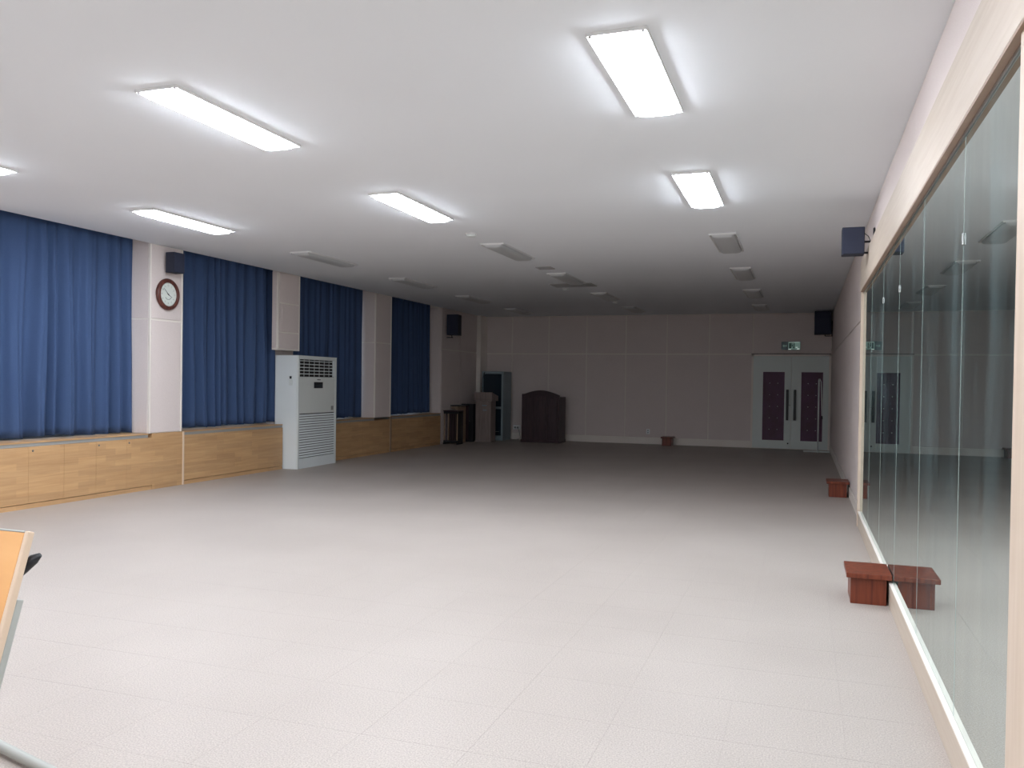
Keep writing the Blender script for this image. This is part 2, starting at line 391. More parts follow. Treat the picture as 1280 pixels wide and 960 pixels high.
# ================================================================ CABINETS UNDER THE WINDOWS
KH = .712
def cab_unit(y0, y1, label, lock=None, plinth_line=True, group='oak cabinets under the windows'):
    t = thing('low_cabinet', label, 'cabinet', (XL, (y0+y1)/2, 0), 0, group)
    w = (y1-y0)/2
    box('body', (-.42, -w+.0008, .064), (-.018, w-.0008, KH-.052), 'oak', t)
    box('door', (-.018, -w+.0015, .056), (0, w-.0015, KH-.054), 'oak', t, .0015)
    box('plinth', (-.40, -w+.0008, 0), (-.004, w-.0008, .050), 'oak', t)
    if lock is not None:
        m_ = Matrix.Translation((0, -w+lock, .615)) @ Matrix.Rotation(PI/2, 4, 'Y')
        MB().lathe([(.012, 0), (.012, .004), (.008, .006)], m_, 16).build('lock', 'screw', t)
    return t
ROW = [
 (3.27, 4.04, 'oak-look cabinet door left of the view under the curtain, third from the pillar', None), (4.04, 4.82, 'oak-look cabinet out of view left of the first visible curtain, middle one', None), (4.82, 5.60, 'oak-look cabinet out of view beside the hidden pillar', None),
 (6.19, 6.35, 'narrow oak-look filler cabinet at the picture\'s left edge beyond the table', None),
 (6.35, 6.80, 'oak-look low cabinet cut by the left edge of the picture, under the first curtain', .05),
 (6.80, 7.256, 'oak-look low cabinet with a small lock, second from the left under the first curtain', .05),
 (7.256, 7.707, 'oak-look low cabinet without a lock, in the middle under the first curtain', None),
 (7.707, 8.176, 'oak-look low cabinet with a lock, second from the clock pillar under the first curtain', .04),
 (8.176, 8.604, 'oak-look low cabinet with a lock, right beside the clock pillar', .04),
 (9.18, 10.32, 'wide oak-look low cabinet right of the clock pillar, under the second curtain', None),
 (10.32, 11.44, 'wide oak-look low cabinet touching the air conditioner, under the second curtain', None),
 (12.80, 13.95, 'shadowed oak-look cabinet just right of the air conditioner, under the third curtain', None),
 (13.95, 15.10, 'shadowed oak-look cabinet under the plain pillar and the end of the third curtain', None),
 (15.165, 16.4, 'shadowed oak-look cabinet under the nearer half of the fourth curtain', None),
 (16.4, 17.6, 'shadowed oak-look cabinet under the farther half of the fourth curtain', None)]
for r_ in ROW: cab_unit(r_[0], r_[1], r_[2], r_[3])
# oak boards in front of the pillars
for (a, b, lb) in ((-3.28, 3.27, 'long oak-look wall board out of view beside the viewpoint'), (5.60, 6.19, 'oak-look board under the pillar outside the left edge'), (8.604, 9.152, 'flush oak-look board under the clock pillar')):
    t = thing('pillar_board', lb, 'panel', (XL, (a+b)/2, 0)); w = (b-a)/2
    box('board', (-.4, -w+.001, .0), (0, w-.001, .711), 'oak', t, .0015)
for (y, lb) in ((9.153, 'pale vertical wood strip below the right edge of the clock pillar'), (15.10, 'pale vertical wood strip below the plain shadowed pillar')):
    tag(MB().box((XL-.03, y, 0), (XL+.012, y+.026 if y < 10 else y+.06, .708), .003).build('edge_strip', 'palewood' if y > 10 else 'edging'), lb, 'trim strip')
# window sills (continuous oak board with a grey slot under its front edge)
for k, (a, b, lb) in enumerate(((.31, 2.66, 'out of view, nearest the viewpoint'), (3.25, 5.60, 'out of view left of the picture'), (6.19, 8.54, 'under the first curtain'), (9.18, 11.44, 'under the second curtain'), (12.80, 14.46, 'under the third curtain'), (15.165, 17.6, 'under the fourth curtain'))):
    s = thing('window_sill', 'oak window sill board '+lb, 'sill', (XL, (a+b)/2, KH))
    w = (b-a)/2; bb = w-.001
    MB().box((XW-XL+.002, -bb, -.015), (-.002, bb, 0), .002).build('sill_board', 'oak', s)
    box('grey_slot', (-.40, -bb, -.0515), (-.010, bb, -.0155), 'slot', s)

# ================================================================ CURTAINS
def curtain(a, b, label, seed, damp=1.0, z0=.736, z1=HC+.205):
    rnd = random.Random(seed); L = b-a
    n = int(L*95); rows = 26
    # uneven folds: cumulative phase with varying fold width
    ph = [0.0]; w = 1/.17
    for i in range(n):
        if i % 16 == 0: w = 1/rnd.uniform(.12, .36)
        ph.append(ph[-1]+w*L/n*2*PI)
    amp = [0.0]*(n+1); tgt = .03; cur = .03
    for i in range(n+1):
        if i % 14 == 0: tgt = rnd.uniform(.045, .10)*damp
        cur += (tgt-cur)*.15; amp[i] = cur
    low = [rnd.uniform(-.016, .014) for _ in range(n//12+3)]
    drift = [rnd.uniform(-1, 1) for _ in range(8)]
    bm = bmesh.new(); grid = []
    for j in range(rows+1):
        t = j/rows; col = []
        for i in range(n+1):
            s = i/n
            y = a+L*s
            q = .30+.70*(1-t)**.8           # folds open towards the hem
            zz = low[i//12]*(1-(i % 12)/12)+low[i//12+1]*(i % 12)/12
            z = z0+zz*(1-t)**6+(z1-z0)*t
            wob = .6*math.sin(3.1*s*L+drift[0]*3+2.2*t)*(1-t)+.35*math.sin(7*s*L+5*t+drift[1])
            p_ = ph[i]+wob
            x = XC-.012+amp[i]*q*(math.sin(p_)+.30*math.sin(2*p_+1.1)+.12*math.sin(3.7*p_))*.85
            yy_ = y+.012*q*math.cos(p_)
            col.append(bm.verts.new((x, min(max(yy_, a), b), z)))
        grid.append(col)
    for j in range(rows):
        for i in range(n):
            f_ = bm.faces.new((grid[j][i], grid[j][i+1], grid[j+1][i+1], grid[j+1][i])); f_.smooth = True
    me = bpy.data.meshes.new('curtain'); bm.to_mesh(me); bm.free(); me.materials.append(M['navy'])
    t_ = thing('curtain', label, 'curtain', (0, 0, 0), 0, 'navy curtains along the window wall')
    o = bpy.data.objects.new('cloth', me); C.objects.link(o); o.parent = t_
    md = o.modifiers.new('thick', 'SOLIDIFY'); md.thickness = .003; md.offset = 0
    rail = MB().box((XC-.02, a+.01, z1+.0), (XC+.02, b-.01, z1+.03)).build('curtain_track', 'alu', t_)
    return t_
curtain(.33, 2.64, 'navy curtain nearest the viewpoint, out of view', 11)
curtain(3.27, 5.58, 'navy curtain just out of view left of the picture', 12)
curtain(6.21, 8.525, 'first and brightest navy curtain, at the left edge of the picture left of the clock', 5)
curtain(9.15, 11.515, 'navy curtain between the clock pillar and the air conditioner', 3)
curtain(12.07, 14.445, 'shadowed navy curtain behind and right of the air conditioner', 9, .5)
curtain(15.14, 17.602, 'darkest navy curtain, farthest from the viewpoint, right of the plain pillar', 21)

# ================================================================ MIRROR WALL
mt = thing('wall_mirror', 'long dusty wall mirror in a pale wood frame on the right', 'mirror', (XM, 5.9, 0))
ym = [2.56, 3.605, 4.745, 5.87, 7.02, 8.15, 9.28]
box('backing', (.012, ym[0]-5.9, .02), (.026, ym[-1]-5.9, 2.60), 'seam', mt)
for a, b in zip(ym, ym[1:]): box('mirror_pane', (0, a-5.9+.0016, .10), (.006, b-5.9-.0016, 2.41), 'mirror', mt)
for q, (y, z) in enumerate(((3.605, 1.96), (5.87, 2.02), (7.02, 2.06))):
    MB().box((-.006, y-5.9-.010, z), (.0, y-5.9+.010, z+.045), .002).build('mirror_clip', 'metal', mt)
box('bottom_rail', (-.018, 2.45-5.9, 0), (.0, 9.30-5.9, .146), 'beigewood', mt, .002)
box('rail_lip', (-.021, 2.45-5.9, .146), (.0, 9.30-5.9, .156), 'trim', mt, .0015)
box('end_post', (-.026, 9.27-5.9, 0), (.024, 9.325-5.9, 2.40), 'postwood', mt, .003)
box('near_post', (-.020, 2.30-5.9, 0), (.024, 2.655-5.9, 2.40), 'postwood', mt, .003)
box('top_channel', (-.006, 2.66-5.9, 2.376), (-.0005, 9.26-5.9, 2.3875), 'metal', mt)
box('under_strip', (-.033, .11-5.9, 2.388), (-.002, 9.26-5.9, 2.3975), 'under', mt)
for y in ym[1:-1]: box('joint_strip', (-.0006, y-5.9-.0015, .156), (.005, y-5.9+.0015, 2.374), 'seam', mt)
tp = box('top_board', (-.034, .1-5.9, 2.398), (.026, 9.325-5.9, 2.70), 'beigewood', mt, .003)
# second mirror, beside the viewpoint (outside the picture)
mt2 = thing('wall_mirror', 'second wall mirror beside the viewpoint, outside the picture', 'mirror', (XM, 1.2, 0))
box('backing', (.012, -1.1, .02), (.026, 1.09, 2.60-.21), 'seam', mt2)
box('mirror_pane', (0, -1.1, .10), (.006, -.003, 2.39), 'mirror', mt2); box('mirror_pane', (0, .003, .10), (.006, 1.09, 2.39), 'mirror', mt2)
box('bottom_rail', (-.018, -1.1, 0), (.0, 1.09, .146), 'beigewood', mt2, .002)

# ================================================================ CEILING LIGHTS
def rounded(x0, x1, y0, y1, r, n=5):
    P = []
    for cx, cy, a0 in ((x1-r, y1-r, 0), (x0+r, y1-r, 90), (x0+r, y0+r, 180), (x1-r, y0+r, 270)):
        for k in range(n+1):
            a = math.radians(a0+90*k/n); P.append((cx+r*math.cos(a), cy+r*math.sin(a)))
    return P
LW, LL = .298, 1.2785
def make_light(on, label):
    t = thing('ceiling_light', label, 'ceiling light', (0, 0, HC), 0, 'ceiling lights')
    fr = MB(); d = .020; e = .024
    o_ = [(0, 0), (LW, 0), (LW, LL), (0, LL)]; n_ = [(e, e), (LW-e, e), (LW-e, LL-e), (e, LL-e)]; q_ = [(.003, .003), (LW-.003, .003), (LW-.003, LL-.003), (.003, LL-.003)]
    lv = [[fr.bm.verts.new((p[0], p[1], z)) for p in P_] for P_, z in ((o_, 0), (o_, -d), (q_, -d), (n_, -.003), (n_, 0))]
    for a, b in zip(lv, lv[1:]+lv[:1]):
        for k in range(4): fr.bm.faces.new((a[k], a[(k+1) % 4], b[(k+1) % 4], b[k]))
    fr.build('frame', 'lampwhite', t)
    # pillow-shaped acrylic diffuser
    b_ = MB(); bm = b_.bm; rings = []
    for (ins, z, r) in ((.026, -.004, .034), (.028, -.022, .034), (.036, -.036, .036), (.06, -.045, .036), (.12, -.048, .02)):
        rings.append([bm.verts.new((x, y, z)) for x, y in rounded(ins, LW-ins, ins*1.0, LL-ins*1.0, r)])
    n = len(rings[0])
    for a, b in zip(rings, rings[1:]):
        for k in range(n):
            f_ = bm.faces.new((a[k], a[(k+1) % n], b[(k+1) % n], b[k])); f_.smooth = True
    bm.faces.new(rings[-1]); bm.faces.new(rings[0][::-1])
    b_.build('diffuser', 'on' if on else 'off', t)
    for x in (.02, LW-.02):
        MB().tube([(x, .008, -.026), (x, .008, -.016)], .006, 10).build('screw', 'screw', t)
    return t
on0 = make_light(True, '-'); off0 = make_light(False, '-')
ROWS = [(-1.024, 'row nearest the mirror', 2), (-3.747, 'middle row', 2), (-6.447, 'row nearest the curtains', 2)]
ORD = ['first', 'second', 'third', 'fourth', 'fifth', 'sixth and farthest']
used = {True: False, False: False}
for (x, rn, nlit) in ROWS:
    for j in range(-2, 6):
        lit = j < nlit
        if j < 0: lb = 'lit ceiling light behind the viewpoint, %s one of the %s' % ('nearer' if j == -1 else 'farther', rn)
        else: lb = '%s ceiling light, %s in the %s' % ('lit' if lit else 'switched-off', ORD[j], rn)
        src = on0 if lit else off0; loc = (x, 3.981+2.81*j, HC)
        if not used[lit]: used[lit] = True; src.location = loc; src['label'] = lb
        else: dup(src, loc, lb)

# small ceiling fittings
def detector(x, y, lb, r=.05):
    t = thing('smoke_detector', lb, 'smoke detector', (x, y, HC), 0, 'round detectors on the ceiling')
    MB().lathe([(r*1.15, 0), (r*1.15, -.008), (r, -.012)], Matrix.Identity(4), 24).build('base', 'lampwhite', t)
    MB().lathe([(r, -.012), (r*.95, -.028), (r*.6, -.038), (r*.2, -.040)], Matrix.Identity(4), 24).build('sensor_dome', 'white', t)
detector(-3.602, 8.937, 'round smoke detector nearest the camera, before the third light of the middle row', .06)
detector(-4.01, 14.46, 'round detector just beyond the dark slatted ceiling vent')
detector(-3.651, 16.95, 'farthest round detector, beside the fifth light of the middle row')
def vent(x0, x1, y0, y1, lb, n):
    t = thing('ceiling_vent', lb, 'ceiling vent', ((x0+x1)/2, (y0+y1)/2, HC)); w, h = (x1-x0)/2, (y1-y0)/2
    fr = MB(); e = .02
    fr.box((-w, -h, -.012), (w, -h+e, 0)).box((-w, h-e, -.012), (w, h, 0)).box((-w, -h+e, -.012), (-w+e, h-e, 0)).box((w-e, -h+e, -.012), (w, h-e, 0))
    fr.build('vent_frame', 'vent', t); box('dark_back', (-w+e, -h+e, -.003), (w-e, h-e, 0), 'ventback', t)
    for k in range(n):
        y = -h+e+(k+.5)*(2*h-2*e)/n
        MB().box((-w+e, -.012, -.0015), (w-e, .012, .0015)).xf(Matrix.Translation((0, y, -.008)) @ Matrix.Rotation(.5, 4, 'X')).build('slat', 'vent', t)
vent(-3.71, -3.48, 11.7, 11.95, 'small square vent between the third and fourth lights of the middle row', 6)
vent(-4.10, -3.38, 13.75, 14.2, 'wide dark ceiling vent beneath the far end of the fourth light of the middle row', 9)

# ================================================================ CLOCK
ck = thing('wall_clock', 'round clock with a red-brown wooden rim and white face', 'clock', (XL+.003, 8.834, 2.492))
Ry = Matrix.Rotation(PI/2, 4, 'Y')
MB().lathe([(.195, 0), (.205, .012), (.203, .028), (.190, .044), (.170, .052), (.156, .046), (.150, .034), (.150, .010)], Ry, 64).build('rim', 'clockrim', ck)
fc = MB().lathe([(.150, .008), (.150, .024)], Ry, 64).build('face', 'face', ck)
def on_face(px, py): return (.0252, px, py)
mk = MB()
for k in range(60):
    a = 2*PI*k/60; r0, r1, w = (.128, .142, .0016) if k % 5 == 0 else (.136, .142, .0008)
    mk.box((.024, -w, r0), (.0250, w, r1)); 
    vs = mk.bm.verts[:] if False else None
mk.bm.free()
mk = MB()
for k in range(60):
    a = 2*PI*k/60; r0, r1, w = (.132, .143, .0018) if k % 5 == 0 else (.138, .143, .0009)
    s = MB().box((.024, -w, r0), (.0250, w, r1)); s.xf(Matrix.Rotation(-a, 4, 'X')); tmp = bpy.data.meshes.new('t'); s.bm.to_mesh(tmp); s.bm.free(); mk.bm.from_mesh(tmp); bpy.data.meshes.remove(tmp)
mk.build('minute_marks', 'inkgrey', fc)
def text_mesh(txt, size, m, parent, mw, name='numeral', extr=.0004):
    cu = bpy.data.curves.new(name, 'FONT'); cu.body = txt; cu.size = size; cu.align_x = 'CENTER'; cu.align_y = 'CENTER'; cu.extrude = extr; cu.resolution_u = 3
    tmp = bpy.data.objects.new('tmp', cu); C.objects.link(tmp); dg = bpy.context.evaluated_depsgraph_get()
    me = bpy.data.meshes.new_from_object(tmp.evaluated_get(dg)); bpy.data.objects.remove(tmp); bpy.data.curves.remove(cu)
    me.transform(mw); me.materials.append(M[m]) if not me.materials else me.materials.__setitem__(0, M[m])
    o = bpy.data.objects.new(name, me); C.objects.link(o); o.parent = parent; return o
# text plane: text x -> +Y world (viewer looks along -X, right hand is +Y), text y -> Z
Mt = Matrix(((0, 0, 1, 0), (1, 0, 0, 0), (0, 1, 0, 0), (0, 0, 0, 1)))
for h in range(1, 13):
    a = 2*PI*h/12
    text_mesh(str(h), .030, 'inkgrey', fc, Matrix.Translation((.0248, .112*math.sin(a), .112*math.cos(a))) @ Mt)
arc = MB(); pts = [(.0252, .055*math.sin(t), -.02-.045*math.cos(t)) for t in [math.radians(d) for d in range(-65, 66, 10)]]
arc.tube(pts, .0035, 6).build('dial_arc', 'inkgrey', fc)
def hand(ang, L, w, name, x):
    b_ = MB().prism([(-w, -.02), (w, -.02), (w*.4, L), (-w*.4, L)], x, x+.0015, 'X')
    b_.xf(Matrix.Rotation(-ang, 4, 'X')); b_.build(name, 'ink', ck)
hand(math.radians(118), .075, .005, 'hour_hand', .0275); hand(math.radians(-48), .115, .004, 'minute_hand', .0295)
MB().lathe([(.008, .026), (.008, .033), (.004, .034)], Ry, 16).build('hand_pin', 'ink', ck)

# ================================================================ SPEAKERS
def speaker(name, lb, loc, w, d, h, rz=0, bracket=None, cable=None, group='wall speakers'):
    """front grille faces local -Y"""
    t = thing(name, lb, 'speaker', loc, rz, group)
    box('cabinet', (-w/2, .014, 0), (w/2, d, h), 'speaker', t, .006)
    box('grille', (-w/2+.004, 0, .004), (w/2-.004, .015, h-.004), 'grille', t, .004)
    if bracket:
        b_ = MB()
        for p in bracket: b_.tube(p, .010, 8)
        b_.build('bracket', 'black', t)
    if cable: MB().tube(cable, .004, 6).build('cable', 'black', t)
    return t
speaker('wall_speaker', 'small square black speaker on the right wall above the mirror', (.405, 8.2, 2.62), .19, .17, .245, 0,
        bracket=[[(.095, .09, .12), (.188, .09, .12)], [(.095, .09, .02), (.188, .10, .02)], [(.178, .09, .0), (.178, .09, .24)]],
        cable=[(.095, .10, .20), (.13, .10, .17), (.16, .10, .10), (.175, .10, .16), (.18, .10, .25)])
sp = speaker('wall_speaker', 'small black speaker above the clock at the pillar top', (-7.585, 8.85, 2.765), .18, .15, .26, PI/2,
        bracket=[[(0, .14, .14), (0, .19, .14)]])
# note: rotated so the grille faces the room
speaker('wall_speaker', 'large dark speaker high in the far right corner above the doors', (.385, 19.58, 2.585), .345, .40, .50, 0,
        bracket=[[(.05, .2, -.035), (.205, .2, -.035)], [(.05, .2, -.035), (.05, .2, .01)], [(.19, .2, -.04), (.19, .2, .3)]])
speaker('wall_speaker', 'large dark speaker high at the far end of the left wall', (-7.60, 17.78, 2.50), .27, .32, .47, math.radians(8),
        bracket=[[(-.05, .15, -.06), (-.05, .15, .01)], [(-.17, .15, -.05), (-.02, .15, -.05)]])

# ================================================================ AIR CONDITIONER
ac = thing('air_conditioner', 'tall white floor-standing air conditioner with slatted front', 'air conditioner', (-7.53, 11.48, 0), math.radians(2.2))
D, Wd, Hh = .42, 1.235, 1.80      # local: front plane x=0, width along +y
MB().box((-D, 0, 0), (-.03, Wd, Hh), .006).build('body', 'acwhite', ac)
fr = MB().box((-.03, 0, 0), (0, .045, Hh), .004).box((-.03, Wd-.045, 0), (0, Wd, Hh), .004).box((-.03, .045, Hh-.05), (0, Wd-.045, Hh), .004)
fr.build('front_frame', 'white', ac)
box('front_panel', (-.03, .046, .88), (-.004, Wd-.046, 1.465), 'acfront', ac, .003)
box('kick_panel', (-.03, .046, 0), (-.002, Wd-.046, .165), 'acwhite', ac, .003)
box('outlet_recess', (-.029, .046, 1.47), (-.026, Wd-.046, Hh-.052), 'dark', ac)
for k in range(5):
    z = 1.515+k*.052
    MB().box((-.016, .05, -.002), (.014, Wd-.075, .002)).xf(Matrix.Translation((-.014, 0, z)) @ Matrix.Rotation(.45, 4, 'Y')).build('louvre', 'acwhite', ac)
for k in range(6):
    y = .2+k*.16
    box('vertical_vane', (-.025, y, 1.475), (-.018, y+.004, Hh-.055), 'acfront', ac)
box('louvre_end', (-.026, Wd-.11, 1.475), (-.003, Wd-.048, Hh-.052), 'acwhite', ac, .002)
box('intake_recess', (-.029, .046, .166), (-.024, Wd-.046, .878), 'dark', ac)
ns = 17
for k in range(ns):
    z = .175+k*(.70/ns)
    MB().box((-.012, .048, 0), (.012, Wd-.048, .031), .002).xf(Matrix.Translation((-.013, 0, z)) @ Matrix.Rotation(-.18, 4, 'Y')).build('intake_slat', 'acwhite', ac)
box('display_window', (-.004, Wd/2-.13, 1.285), (.001, Wd/2+.15, 1.385), 'black', ac, .002)
box('display_lens', (.0005, Wd/2-.105, 1.300), (.002, Wd/2+.125, 1.345), M['glass_dark'], ac)
box('name_plate', (-.004, Wd/2-.03, 1.418), (.0005, Wd/2+.075, 1.432), 'ink', ac)
box('energy_label', (-.004, Wd-.18, .915), (-.0025, Wd-.10, .985), 'inkgrey', ac)
box('top_cap', (-D-.002, -.003, Hh), (.002, Wd+.003, Hh+.008), 'white', ac, .003)
rm = thing('remote_control', 'small white remote control in a holder on the air conditioner\'s side', 'remote control', (-7.66, 11.475, 1.33), math.radians(2.2))
box('holder', (-.03, -.018, 0), (.03, -.001, .085), 'white', rm, .003)
box('remote_body', (-.022, -.016, .03), (.022, -.004, .15), 'white', rm, .003)
box('remote_screen', (-.018, -.018, .105), (.018, -.0155, .145), 'black', rm, .001)

# ================================================================ DOORS
dr = struct(MB().box((-1.135, YB-.03, 0), (-1.095, YB+.01, 2.165)).box((.545, YB-.03, 0), (.585, YB+.01, 2.165)).box((-1.135, YB-.03, 2.125), (.585, YB+.01, 2.165)).build('door_1', 'trim'),
            'double door with pale frames and maroon studded panels', 'door')
def leaf(x0, x1, name, hx):
    y = YB-.022; l = box('door_leaf', (x0, y, .01), (x1, y+.03, 2.122), 'door', dr, .004); l.name = name
    return l
MB().box((-1.14, YB-.034, 2.166), (.588, YB+.008, 2.178)).build('lintel_shade_strip', 'dark', dr)  # solid dark strip painting in the shade of a gap above the frame
px = [(-1.092, -.258, -.875, -.402, -.335), (-.252, .543, -.04, .422, -.172)]
for (x0, x1, a, b, hx) in px:
    y = YB-.022
    # stiles and rails around the inset panel
    fr = MB().box((x0, y, .01), (a, y+.03, 2.122), .002).box((b, y, .01), (x1, y+.03, 2.122), .002).box((a, y, .01), (b, y+.03, .195), .002).box((a, y, 1.76), (b, y+.03, 2.122), .002)
    l = fr.build('door_leaf', 'door', dr)
    box('inset_panel', (a, y+.010, .195), (b, y+.024, 1.76), 'maroon', l)
    st = MB()
    for r_ in range(5):
        for c_ in range(2):
            m_ = Matrix.Translation((a+(b-a)*(.32+.37*c_), y+.010, 1.50-r_*.265)) @ Matrix.Rotation(PI/2, 4, 'X')
            MB().lathe([(.014, -.001), (.012, .005), (.004, .008)], m_, 12).build('stud', 'stud', l)
    hb = MB().box((hx-.028, y-.070, .66), (hx+.028, y-.045, 1.36), .004).box((hx-.008, y-.05, .72), (hx+.008, y, .74)).box((hx-.008, y-.05, 1.28), (hx+.008, y, 1.30))
    hb.build('pull_handle', 'black', l)
MB().lathe([(.022, 0), (.02, .012), (.008, .016)], Matrix.Translation((-.285, YB-.022, 1.0)) @ Matrix.Rotation(PI/2, 4, 'X'), 16).build('door_lock', 'metal', dr)
MB().lathe([(.018, 0), (.016, .012)], Matrix.Translation((-.31, YB-.022, .13)) @ Matrix.Rotation(PI/2, 4, 'X'), 16).build('floor_lock', 'black', dr)

# exit sign
ex = thing('exit_sign', 'pale green running-man exit sign above the double door', 'exit sign', (-.28, YB-.01, 2.265))
box('housing', (-.205, -.04, 0), (.205, .009, .185), 'exitbody', ex, .004)
box('arrow_panel', (-.200, -.044, .006), (-.060, -.040, .179), 'exitbody', ex)
box('picture_panel', (-.055, -.044, .006), (.200, -.040, .179), 'exitglow', ex)
fig = MB(); y0 = -.0455
def limb(pts, r): fig.tube([(p[0], y0, p[1]) for p in pts], r, 6)
fig.box((-.035, -.046, .03), (.0, -.0442, .165)); fig.box((-.035, -.046, .155), (.075, -.0442, .165)); fig.box((.065, -.046, .03), (.078, -.0442, .165))
limb([(.02, .125), (.028, .085)], .011); limb([(.028, .09), (.055, .07), (.05, .035)], .006); limb([(.028, .09), (.01, .06), (-.01, .045)], .006)
limb([(.02, .12), (.05, .105), (.065, .12)], .005); limb([(.02, .12), (.0, .105), (-.008, .085)], .005)
fig.tube([(.02, y0-.001, .145), (.02, y0+.001, .145)], .011, 12)
fig.build('running_man', 'exitgreen', ex)
box('lit_strip', (-.055, -.0452, .006), (.005, -.044, .020), 'exitwhite', ex); box('lit_strip', (.130, -.0452, .010), (.185, -.044, .030), 'exitwhite', ex)
box('lit_strip', (.100, -.0452, .05), (.150, -.044, .065), 'exitwhite', ex)
MB().tube([(-.04, -.045, .165), (.19, -.045, .172)], .003, 6).build('lit_edge', 'exitwhite', ex)
MB().prism([(-.18, .09), (-.145, .125), (-.145, .10), (-.085, .10), (-.085, .08), (-.145, .08), (-.145, .055)], -.0452, -.044, 'Y').build('arrow', 'exitglow', ex)

# wall outlets
def outlet(x, z, lb):
    t = thing('wall_outlet', lb, 'outlet', (x, YB, z)); box('plate', (-.04, -.012, -.06), (.04, -.001, .06), 'outlet', t, .003)
    for q in (-.025, .025): MB().lathe([(.016, 0), (.015, .003)], Matrix.Translation((0, -.012, q)) @ Matrix.Rotation(PI/2, 4, 'X'), 12).build('socket', 'inkgrey', t)
outlet(-3.51, .30, 'white wall outlet left of the little stool at the far wall')
ob = thing('cable_box', 'white multi-socket box with plugs near the floor between cabinet and podium', 'outlet', (-6.84, YB-.002, .30))
box('box', (-.09, -.04, -.05), (.10, 0, .06), 'outlet', ob, .004)
for x in (-.05, .02): MB().box((x, -.085, -.02), (x+.035, -.04, .02), .004).build('plug', 'inkgrey', ob)
MB().tube([(.04, -.08, 0), (.09, -.10, -.10), (.12, -.08, -.26), (.05, -.12, -.293)], .006, 6).build('cord', 'inkgrey', ob)

# ================================================================ STOOLS
def make_stool(lb, loc, w, d, h, rz=0, top_over=.028):
    t = thing('wooden_box_stool', lb, 'stool', loc, rz, 'red-brown wooden box stools')
    th = .018; hb = h-.032
    box('front_board', (0, 0, 0), (w, th, hb), 'redwood', t, .002)
    box('back_board', (0, d-th, 0), (w, d, hb), 'redwood', t, .002)
    box('side_board', (0, th, 0), (th, d-th, hb), 'redwood', t, .002)
    box('side_board', (w-th, th, 0), (w, d-th, hb), 'redwood', t, .002)
    box('seat_board', (-top_over, -.035, hb), (w+.030, d+.035, h), 'redwood', t, .003)
    return t
s0 = make_stool('red-brown wooden box stool in front, pushed against the mirror', (.318, 5.945, 0), .216, .33, .205)
dup(s0, (.338, 11.64, 0), 'shadowed red-brown box stool on the right, just beyond the mirror\'s far post')
dup(s0, (-3.11, 19.86, 0), 'dark box stool by the middle of the far wall', 0)

# ================================================================ STAND BY THE DOORS
st = thing('metal_stand', 'white metal stand with a flat bar foot in front of the doors', 'stand', (.325, 19.6, 0))
box('foot_bar', (-.295, -.03, .0), (.245, .03, .03), 'white', st, .006)
MB().tube([(0, 0, .03), (0, 0, 1.58)], .017, 12).build('pole', 'white', st)
MB().tube([(0, 0, 1.58), (.0, .0, 1.60), (.02, -.01, 1.60), (.045, -.02, 1.54), (.072, -.02, .80)], .010, 10).build('hanging_rod', 'white', st)
MB().tube([(.072, -.02, .80), (.078, -.02, .73)], .015, 10).build('rod_tip', 'black', st)
MB().tube([(0, -.25, .018), (0, .25, .018)], .014, 10).build('cross_foot', 'white', st)

# ================================================================ THINGS IN THE FAR LEFT CORNER
# lectern with a gooseneck microphone
lc = thing('lectern', 'grey-brown wooden lectern in the dim far left corner', 'lectern', (-7.215, 18.82, 0))
box('body', (-.195, 0, .03), (.195, .34, .98), 'lectern', lc, .004)
box('base', (-.205, -.01, 0), (.205, .36, .03), 'lectern', lc, .004)
box('shelf_band', (-.235, -.03, .98), (.235, .40, 1.02), 'lectern', lc, .004)
MB().prism([(-.03, 1.02), (.40, 1.02), (.40, 1.10), (-.03, 1.19)], -.235, .235, 'X').build('sloped_top', 'lectern', lc)
for k, (a, b, z) in enumerate(((-.03, .09, .86), (-.01, .09, .75))):
    box('badge', (a, -.0035, z), (b, 0, z+.028), 'cabgrey', lc, .001)
mc = thing('gooseneck_microphone', 'thin gooseneck microphone standing up from the lectern', 'microphone', (-7.33, 19.05, 1.125))
MB().lathe([(.03, 0), (.03, .012), (.01, .02)], Matrix.Translation((0, 0, .02)), 16).build('base', 'black', mc)
MB().tube([(0, 0, .03), (-.01, 0, .20), (.0, 0, .38), (.04, -.02, .50)], .005, 8).build('neck', 'black', mc)
MB().tube([(.035, -.018, .495), (.055, -.03, .525), (.07, -.04, .54)], [.012, .018, .012], 10).build('capsule', 'black', mc)
# bookcase / av cabinet
av = thing('equipment_cabinet', 'tall blue-grey steel equipment cabinet with dark glass doors behind the lectern', 'cabinet', (-6.955, 19.5, 0))
Wc, Dc, Hcb = .56, .60, 1.70
cb = MB().box((-.03, 0, .0), (0, Dc, Hcb), .003).box((-Wc, 0, 0), (-Wc+.03, Dc, Hcb), .003).box((-Wc+.03, 0, Hcb-.06), (-.03, Dc, Hcb), .003).box((-Wc+.03, 0, 0), (-.03, Dc, .12), .003).box((-Wc+.03, Dc-.02, .12), (-.03, Dc, Hcb-.06))
cb.build('body', 'cabgrey', av)
for (a, b) in ((.12, .78), (.83, 1.64)):
    box('glass_door', (-Wc+.035, .004, a+.005), (-.05, .012, b-.005), 'glass_dark', av)
box('middle_rail', (-Wc+.03, 0, .78), (-.03, .03, .83), 'cabgrey', av, .002)
for z in (.30, .55): box('shelf', (-Wc+.03, .02, z), (-.03, Dc-.02, z+.015), 'cabgrey', av)
box('door_stile', (-.05, .0, .12), (-.03, .02, Hcb-.06), 'cabgrey', av)
box('handle', (-.22, -.008, .215), (-.10, .004, .225), 'metal', av)
